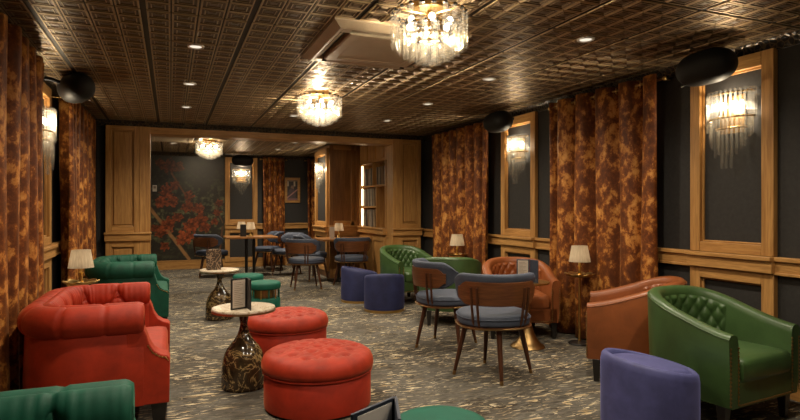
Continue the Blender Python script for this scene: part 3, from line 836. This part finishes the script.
def dining_table(loc, w, d, label):
    t = thing('dining_table', label, 'table', loc)
    MB().box(-w/2, w/2, -d/2, d/2, .715, .75).build('tabletop', M['tabletop'], t, bevel=.006)
    for x in (-.07, .07): MB().lathe([(.028, .05), (.028, .70), (.028, .715)], 16, (x, 0, 0)).build('column', M['leg_black'], t)
    MB().lathe([(.25, 0), (.25, .015), (.10, .04), (.09, .055)], 32).build('foot', M['leg_black'], t)
    return t
dining_table((1.40, 10.97, 0), .92, .72, 'oak topped table on black pedestal in front of the far oak panel frame')
dining_table((2.82, 9.66, 0), .86, .70, 'oak topped lamp table against the oak panelled block')
def table_lamp():
    t = thing('table_lamp', '', 'lamp')
    MB().lathe([(.05, 0), (.055, .006), (.05, .018), (.028, .026), (.02, .045), (.008, .06), (.007, .19)], 24).build('base', M['brass'], t)
    lamp_shade(t, .088, .062, .13, .265); MB().ball((0, 0, .17), .018, 10, 6).build('bulb', M['lamp_bulb'], t)
    return t
tl = table_lamp(); GTL = 'small cream shaded table lamps'
place(tl, True, (1.40, 10.90, .75), 0, 'small cream-shaded table lamp at the front of the left back-room table', 'lamp', GTL)
place(tl, False, (1.27, 11.22, .75), 0, 'small cream-shaded lamp partly hidden behind the dark menu on the left table', 'lamp', GTL)
place(tl, False, (2.74, 9.60, .75), 0, 'small cream-shaded table lamp on the table by the oak panelled block', 'lamp', GTL)
menu((1.30, 10.80, .75), R(-5), .10, .225, M['black_cover'], 'dark upright menu beside the lamp on the left back-room table', page=False, spread=-40)
menu((2.63, 9.52, .75), R(-14), .075, .20, M['page'], 'cream menu card standing left of the lamp by the oak panelled block', page=False, spread=-40)

# ------------------------------------------------------------------ curtains
def curtain(a0, a1, mp, dbase, seed, label, z1=2.39, z0=.015, folds=None, amp=.05, gl='rust and gold velvet curtains', spread=.0):
    rnd = random.Random(seed); W = a1-a0; nf = folds or max(3, round(W/.17)); nu = nf*22+1; nv = 14
    ca = (a0+a1)/2
    loc = mp(ca, 0, 0); t = thing('curtain', label, 'curtain', loc, 0, gl)
    ph = [rnd.uniform(-.7, .7) for _ in range(nf+2)]; am = [rnd.uniform(.75, 1.15) for _ in range(nf+2)]
    def f(i, j):
        u = i/(nu-1); q = j/(nv-1); k = u*nf; z = z0+(z1-z0)*q
        kk = int(k); fr = k-kk; pw = ph[kk]*(1-fr)+ph[kk+1]*fr
        w = 1-.45*q**4
        wav = sin(2*PI*(k)+pw*(1-q)*1.2)
        wav = 1-2*(.5-.5*wav)**2.3
        d = dbase+amp*(am[kk]*(1-fr)+am[kk+1]*fr)*wav+.008*sin(9*u+4*q)
        a = a0+W*u+.012*sin(3*q+7*u)*(1-q)+ (u-.5)*spread*(1-q)
        p = mp(a, d, z); return (p[0]-loc[0], p[1]-loc[1], p[2]-loc[2])
    o = MB().grid(f, nu, nv).build('drape', M['curtain'], t, angle=80, recalc=False)
    so = o.modifiers.new('cloth', 'SOLIDIFY'); so.thickness = .006
    for k in range(nf*2):
        u = (k+.5)/(nf*2); p = mp(a0+W*u, dbase, 2.345); q = (p[0]-loc[0], p[1]-loc[1], p[2]-loc[2])
        ax = Vector(mp(1, 0, 0))-Vector(mp(0, 0, 0)); bx = Vector(mp(0, 1, 0))-Vector(mp(0, 0, 0)); d_ = (ax*.75+bx*(.66 if k % 2 else -.66)).normalized(); e_ = Vector((0, 0, 1)); g_ = d_.cross(e_)
        MB().tube([Vector(q)+(g_*cos(2*PI*m/14)+e_*sin(2*PI*m/14))*.024 for m in range(14)], .005, 6, True).build('grommet', M['brass'], t)
    r = thing('curtain_rod', label.replace('rust and gold velvet curtain', 'brass rod of the rust curtain'), 'curtain rod', mp(ca, dbase, 2.345))
    v0, v1 = Vector(mp(a0-.05, dbase, 2.345))-r.location, Vector(mp(a1+.05, dbase, 2.345))-r.location
    MB().tube([v0, v1], .011, 10).build('rod', M['dark_brass'], r)
    for vv in (v0, v1): MB().ball(vv, .02, 10, 6).build('finial', M['brass'], r)
    for fr in (.0, 1.):
        c = v0+(v1-v0)*(.02+.96*fr); wv = Vector(mp(0, dbase, 0))-Vector(mp(0, .0, 0)); MB().tube([c, c-wv], .007, 8).build('bracket', M['dark_brass'], r)
    return t
curtain(3.54, 4.96, mR, .096, 1, 'rust and gold velvet curtain behind the cognac tub chairs, widest on the right wall', folds=5, amp=.068)
curtain(6.22, 7.86, mR, .095, 2, 'rust and gold velvet curtain on the right wall by the oak pier', folds=7, amp=.065)
curtain(3.56, 5.04, mL, .115, 3, 'rust and gold velvet curtain at the left edge behind the red armchair', folds=6, amp=.080)
curtain(6.30, 8.22, mL, .115, 4, 'rust and gold velvet curtain on the left wall behind the emerald armchair', folds=8, amp=.075)
curtain(1.88, 2.34, mF, .10, 5, 'rust and gold velvet curtain on the far wall left of the framed picture', folds=4, amp=.04)
curtain(2.86, 3.35, mF, .10, 6, 'rust and gold velvet curtain on the far wall right of the framed picture', folds=4, amp=.04)

# ------------------------------------------------------------------ light fittings
def fluted(r, L, n=6, steps=24, flare=.10):
    mb = MB(); zz = [-.003, -.012, -.5*L, -L+.012, -L]
    def f(i, j):
        a = 2*PI*i/steps; rr = r*(1+.06*cos(a*n))*(1+flare*(j/4)**3); return (rr*cos(a), rr*sin(a), zz[j])
    mb.grid(f, steps, 5, True); return mb
def chandelier():
    t = thing('chandelier', '', 'chandelier')          # origin at the ceiling
    MB().lathe([(.10, -.028), (.105, -.02), (.105, -.003), (.09, -.001)], 32).build('canopy', M['brass'], t)
    MB().lathe([(.012, -.16), (.018, -.15), (.012, -.13), (.012, -.03)], 16).build('stem', M['brass'], t)
    data = {}
    for tier, (rad, zt, L, n, rt) in enumerate(((.205, -.05, .195, 20, .0180), (.160, -.135, .15, 16, .0180), (.112, -.18, .135, 11, .0180), (.060, -.21, .125, 6, .0180))):
        MB().tube([(rad*cos(2*PI*k/40), rad*sin(2*PI*k/40), zt+.004) for k in range(40)], .0045, 6, True).build('tier_ring', M['brass'], t)
        me = None
        for k in range(n):
            a = 2*PI*(k+.5*(tier % 2))/n
            if me is None:
                o = fluted(rt, L).lathe([(.006, -.006), (.014, -.002), (.012, .008), (.003, .014)], 8, mi=1).build('glass_tube', [M['tube'], M['leg_black']], t, recalc=False, angle=70); me = o.data
            else:
                o = bpy.data.objects.new('glass_tube', me); C.objects.link(o); o.parent = t
            o.location = (rad*cos(a), rad*sin(a), zt)
    for k in range(4): MB().tube([(0, 0, -.05), (.205*cos(PI/2*k+.3), .205*sin(PI/2*k+.3), -.071)], .004, 6).build('arm', M['brass'], t)
    for k in range(6):
        a = 2*PI*k/6+.2; MB().ball((.125*cos(a), .125*sin(a), -.105), .019, 12, 8, 1.2).build('bulb', M['bulb'], t)
    return t
ch = chandelier(); GC = 'fluted glass ceiling chandeliers'
CH = [((1.38, 2.95), 'tiered glass chandelier nearest, at top centre beside the air conditioner'), ((1.40, 5.60), 'tiered glass chandelier hanging just beyond the ceiling air conditioner'),
      ((.62, 10.2), 'tiered glass chandelier in the back room before the flower mural'), ((1.38, .30), 'tiered glass chandelier behind the viewer, out of the picture')]  # last chandelier is unseen, added behind the camera for fill light
P_CH = [28, 54, 40, 40]
for i, (p, lb) in enumerate(CH):
    c = place(ch, i == 0, (p[0], p[1], H-.006), R(13*i), lb, 'chandelier', GC)
for (p, lb), w in zip(CH, P_CH): add_point('chandelier_light', (p[0], p[1], H-.155), w, WARM, .03)

def rodmesh(L):
    mb = MB(); mb.lathe([(.0085, -L), (.010, -L+.003), (.010, -.003), (.008, 0)], 10); return mb
def sconce():
    t = thing('wall_sconce', '', 'sconce')     # local +x points away from the wall, origin at top of back plate
    MB().box(0, .012, -.10, .10, -.30, -.02).build('back_plate', M['dark_brass'], t, bevel=.003)
    def arc(r, dz, n=24, ex=.62): return [(.01+r*ex*sin(PI*k/n), -r*cos(PI*k/n), dz) for k in range(n+1)]
    for r, z in ((.175, -.012), (.178, -.19), (.125, -.265)):
        a = arc(r, z); mb = MB(); mb.grid(lambda i, j: (a[i][0], a[i][1], z+[-.008, .008][j]), 25, 2); o = mb.build('brass_band', M['brass'], t, recalc=False, angle=70)
        s = o.modifiers.new('band', 'SOLIDIFY'); s.thickness = .004
    rnd = random.Random(3); cache = {}
    def put(x, y, z, L):
        L = round(L/.02)*.02
        if L not in cache: o = rodmesh(L).build('glass_rod', M['rod'], t); cache[L] = o.data
        else: o = bpy.data.objects.new('glass_rod', cache[L]); C.objects.link(o); o.parent = t
        o.location = (x, y, z)
    n = 17
    for k in range(n):
        a = PI*(k+.5)/n; put(.01+.188*.62*sin(a), -.188*cos(a), .012, .20+.10*abs(sin(a*3)))
    n = 15
    for k in range(n):
        a = PI*(k+.5)/n; put(.01+.165*.60*sin(a), -.165*cos(a), -.18, .14+.20*sin(a)**2*(.7+.3*(k % 2)))
    n = 9
    for k in range(n):
        a = PI*(k+.5)/n; put(.01+.108*.6*sin(a), -.108*cos(a), -.26, .14+.20*sin(a)**3*(.75+.25*(k % 2)))
    for y in (-.10, -.035, .035, .10): MB().ball((.045, y, -.095), .015, 10, 8, 1.9).build('bulb', M['bulb'], t)
    return t
sc = sconce(); GW = 'cascading glass rod wall sconces'
SC = [((XR-.003, 2.95, 2.13), 180, 'cascading glass rod sconce nearest on the right wall, above the green tub chair'),
      ((XR-.003, 5.70, 2.13), 180, 'cascading glass rod sconce on the right wall between the two rust curtains'),
      ((XL+.003, 5.70, 2.13), 0, 'cascading glass rod sconce on the left wall beside the near curtain'),
      ((1.43, YF-.003, 2.13), -90, 'cascading glass rod sconce on the far wall beside the flower mural'),
      ((BX-.006, 10.54, 2.13), 180, 'cascading glass rod sconce on the side of the oak panelled block')]
for i, (p, a, lb) in enumerate(SC):
    place(sc, i == 0, p, R(a), lb, 'sconce', GW)
    add_point('sconce_light', (p[0]+.075*cos(R(a)), p[1]+.075*sin(R(a)), p[2]-.10), 9, WARM, .03)

def downlight():
    t = thing('downlight', '', 'downlight')
    MB().lathe([(.040, -.003), (.052, -.012), (.058, -.010), (.060, 0)], 28).build('trim_ring', M['white'], t)
    MB().lathe([(1e-5, -.0065), (.041, -.0065)], 24).build('lens', M['lens'], t, recalc=False)
    return t
dl = downlight(); GR = 'recessed ceiling downlights'
def spot(x, y, w, ang=154):
    l = bpy.data.lights.new('downlight_beam', 'SPOT'); l.energy = w; l.color = (1.0, .87, .68); l.spot_size = R(ang); l.spot_blend = 1.0; l.shadow_soft_size = .04
    o = bpy.data.objects.new('downlight_beam', l); C.objects.link(o); o.location = (x, y, H-.022)
DL = [((.17, 4.32), 'round downlight nearest in the left ceiling row, over the red armchair'), ((.17, 5.64), 'second round downlight of the left ceiling row'), ((.17, 6.95), 'third round downlight of the left ceiling row, above the oak beam'),
      ((2.65, 3.13), 'round downlight nearest in the right ceiling row'), ((2.66, 4.42), 'second round downlight of the right ceiling row'), ((2.66, 5.73), 'third round downlight of the right ceiling row'), ((2.67, 7.03), 'fourth round downlight of the right ceiling row, near the oak pier'),
      ((1.44, 7.10), 'round downlight in the middle of the ceiling, left of the second chandelier'),
      ((.05, 10.9), 'round back-room downlight above the flower mural'), ((1.98, 11.3), 'round back-room downlight above the bright curtain'), ((2.05, 10.0), 'round back-room downlight nearest the oak panelled block'),
      ((.17, 3.0), 'round downlight above the left row, out of the picture over the front armchair'), ((2.65, 1.83), 'round downlight out of the picture over the violet pouf'), ((.17, 1.7), 'round downlight out of the picture over the front emerald armchair'), ((1.4, 1.6), 'round downlight out of the picture over the front stool')]  # last four downlights are unseen, added to light the near end of the room
for i, (p, lb) in enumerate(DL):
    place(dl, i == 0, (p[0], p[1], H-.005), 0, lb, 'downlight', GR); spot(p[0], p[1], 84 if i not in (2, 7, 8, 9, 10) else 120)

# ------------------------------------------------------------------ ceiling air conditioners
def cassette():
    t = thing('ceiling_air_conditioner', '', 'air conditioner'); s = .475; z = -.045
    mb = MB()
    def ring(a, b, za, zb):
        q = ((-1,-1),(1,-1),(1,1),(-1,1)); vs = [(x*a, y*a, za) for x, y in q]+[(x*b, y*b, zb) for x, y in q]
        mb.add(vs, [(k, (k+1) % 4, (k+1) % 4+4, k+4) for k in range(4)])
    ring(s, s, 0, -.012); ring(s, s-.055, -.012, z); ring(s-.055, s-.075, z, z); mb.build('outer_frame', M['vent'], t, angle=20)
    mb = MB(); ring(s-.075, s-.075, z, z+.035); ring(s-.075, .32, z+.035, z+.035); mb.build('slot_recess', M['vent_dark'], t, angle=20)
    mb = MB(); ring(.335, .335, z+.034, z); ring(.335, .325, z, z-.006); ring(.325, .26, z-.006, z-.006); ring(.26, .25, z-.006, z); ring(.25, 1e-4, z, z); mb.build('centre_panel', M['vent'], t, angle=20)
    for k in range(4):
        b = MB().hexa([(-.30,.372,z+.010),(.30,.372,z+.010),(.30,.398,z-.002),(-.30,.398,z-.002),(-.30,.372,z+.014),(.30,.372,z+.014),(.30,.398,z+.002),(-.30,.398,z+.002)]); b.build('louvre', M['vent'], t, rz=PI/2*k)
        MB().box(.34, .40, .34, .40, z-.001, z+.03).build('corner_block', M['vent'], t, rz=PI/2*k, bevel=.003)
    return t
ac = cassette()
place(ac, True, (1.405, 3.82, H-.005), 0, 'tan ceiling air conditioner cassette beside the nearest chandelier', 'air conditioner', 'ceiling air conditioners')
place(ac, False, (.02, 9.92, H-.005), 0, 'tan ceiling air conditioner cassette in the back room above the mural', 'air conditioner', 'ceiling air conditioners')

# ------------------------------------------------------------------ speakers
def speaker():
    t = thing('wall_speaker', '', 'speaker')       # long axis y, +x away from wall
    prof = []
    n = 18
    mb = MB()
    def f(i, j):
        a = 2*PI*i/28; b = PI*j/n; y = -.225*cos(b); q = abs(cos(b)); r = .125*max(0, 1-q**3.2)**.5
        return (r*cos(a)*1.05, y, r*sin(a))
    mb.grid(f, 28, n+1, True); mb.build('shell', M['black'], t, angle=80)
    MB().tube([(-.09, 0, .02), (-.19, 0, .05), (-.24, 0, .05)], .016, 10).build('wall_bracket', M['black'], t)
    MB().tube([(.06, -.12, -.105), (.09, -.135, -.125)], .004, 6).build('logo_pin', M['chrome'], t)['label'] = 'tiny bright pin'
    return t
sp = speaker(); GSP = 'black capsule loudspeakers'
for i, (p, a, lb) in enumerate([((3.60, 2.97, 2.30), 180, 'black capsule loudspeaker nearest on the right wall above the sconce'), ((3.60, 5.78, 2.30), 180, 'black capsule loudspeaker on the right wall by the farther curtain'),
                    ((-.76, 5.64, 2.325), 22, 'black rounded loudspeaker on the left wall beneath the ceiling'), ((1.43, YF-.26, 2.29), -90, 'black capsule loudspeaker on the far wall over the sconce')]):
    place(sp, i == 0, p, R(a), lb, 'speaker', GSP)

# ------------------------------------------------------------------ record shelves
bk = thing('bookcase', 'built-in oak record shelving unit with lit edges beside the right pier', 'bookcase', (3.27, 8.645, 0))
X = .0; Y0, Y1 = 0., 1.40; ZB = .92
nA, nB = (-.02+.04), 1.345
MB().box(.0, .40, Y0, Y1, 0, .84).build('base_cabinet', M['oak_v'], bk, bevel=.003)
v = MB(); mpS = lambda a, d, z: (-d, a, z)
frame(v, v, mpS, .04, .70, .05, .80, .07, 0, .018); frame(v, v, mpS, .72, 1.37, .05, .80, .07, 0, .018)
o = v.build('cabinet_door', M['oak_v'], bk, bevel=.003)
MB().box(-.06, .40, Y0, Y1, .84, .92).box(-.075, .40, Y0, Y1, .92, .945).build('counter', M['oak_h'], bk, bevel=.004)
MB().box(.0, .40, Y0, Y1, 2.07, 2.43).box(-.016, 0, Y0+.10, Y0+.42, 2.12, 2.40).box(-.016, 0, Y0+.50, Y0+.86, 2.12, 2.40).box(-.016, 0, Y0+.94, Y1-.08, 2.12, 2.40).build('header', M['oak_v'], bk, bevel=.003)
MB().box(.36, .40, Y0, Y1, .945, 2.07).build('back_panel', M['oak_dark'], bk)
for y0, y1 in ((Y0, Y0+.045), (Y1-.085, Y1)): MB().box(-.012, .36, y0, y1, .945, 2.07).build('side_panel', M['oak_v'], bk, bevel=.003)
MB().box(-.004, .36, Y0+.045, Y1-.085, 1.645, 1.675).build('shelf', M['oak_h'], bk, bevel=.002)
MB().box(-.004, .36, .50, Y1-.085, 1.285, 1.312).build('shelf', M['oak_h'], bk, bevel=.002)
MB().box(-.006, .36, .645, .68, 1.675, 2.07).build('divider', M['oak_v'], bk); MB().box(-.006, .36, .465, .50, .945, 1.645).build('divider', M['oak_v'], bk)
for z0, z1 in ((1.69, 2.05), (1.325, 1.63), (.96, 1.27)): MB().box(.012, .034, Y1-.094, Y1-.085, z0, z1).build('led_strip', M['led'], bk)['label'] = 'glowing light strip'
RC = [simple('sleeve_%s' % n, c, .55) for n, c in (('tan', (.36, .25, .15)), ('grey', (.25, .22, .18)), ('dark', (.07, .055, .043)), ('brown', (.20, .12, .07)), ('cream', (.48, .40, .28)))]
rm = []
for k, m in enumerate(RC):
    o = MB().box(0, .31, -.007-.002*(k % 2), .007+.002*(k % 2), 0, .31).build('record_sleeve', m, None, bevel=.001); rm.append(o)
used = set(); rnd = random.Random(11)
for bay, y0, y1, z, lb in ((1, .71, 1.29, 1.676, 'record sleeve leaning on the top left shelf of the oak unit'), (2, .06, .61, 1.676, 'record sleeve leaning on the top right shelf of the oak unit'),
                   (3, .53, 1.29, 1.3125, 'record sleeve leaning on the middle shelf of the oak unit'), (4, .53, 1.29, .946, 'record sleeve leaning on the bottom shelf of the oak unit')):
    y = y1-.03; lean = R(5)
    while y > y0+.06:
        k = rnd.randrange(5)
        if k in used: o = rm[k].copy(); C.objects.link(o)
        else: o = rm[k]; used.add(k)
        dx = rnd.uniform(.0, .02)
        o.location = (3.27+.03+dx, 8.645+y, z+.0012); o.rotation_euler = (-lean if True else 0, 0, 0)
        tag(o, lb, 'record', {1: 'records on the top left shelf', 2: 'records on the top right shelf', 3: 'records on the middle shelf', 4: 'records on the bottom shelf'}[bay])
        y -= rnd.uniform(.03, .052); lean = R(5)

# ------------------------------------------------------------------ camera, world, view
cam = bpy.data.cameras.new('camera'); co = bpy.data.objects.new('camera', cam); C.objects.link(co)
co.location = (0, 0, 1.28); co.rotation_euler = (R(90), 0, R(-22.1)); cam.lens = 36*566/800; cam.sensor_width = 36; cam.shift_y = -.0025; cam.clip_start = .05
bpy.context.scene.camera = co
w = bpy.data.worlds.new('world'); bpy.context.scene.world = w; w.use_nodes = True
w.node_tree.nodes['Background'].inputs['Color'].default_value = (.01, .008, .006, 1)
sc_ = bpy.context.scene
sc_.view_settings.view_transform = 'Standard'; sc_.view_settings.look = 'None'; sc_.view_settings.gamma = 1; sc_.view_settings.use_curve_mapping = False
sc_.view_settings.exposure = 0.4
sc_.cycles.max_bounces = 8; sc_.cycles.diffuse_bounces = 4; sc_.cycles.glossy_bounces = 4; sc_.cycles.transparent_max_bounces = 24
sc_.cycles.sample_clamp_indirect = 4.0; sc_.cycles.use_denoising = True
sc_.cycles.caustics_reflective = False; sc_.cycles.caustics_refractive = False
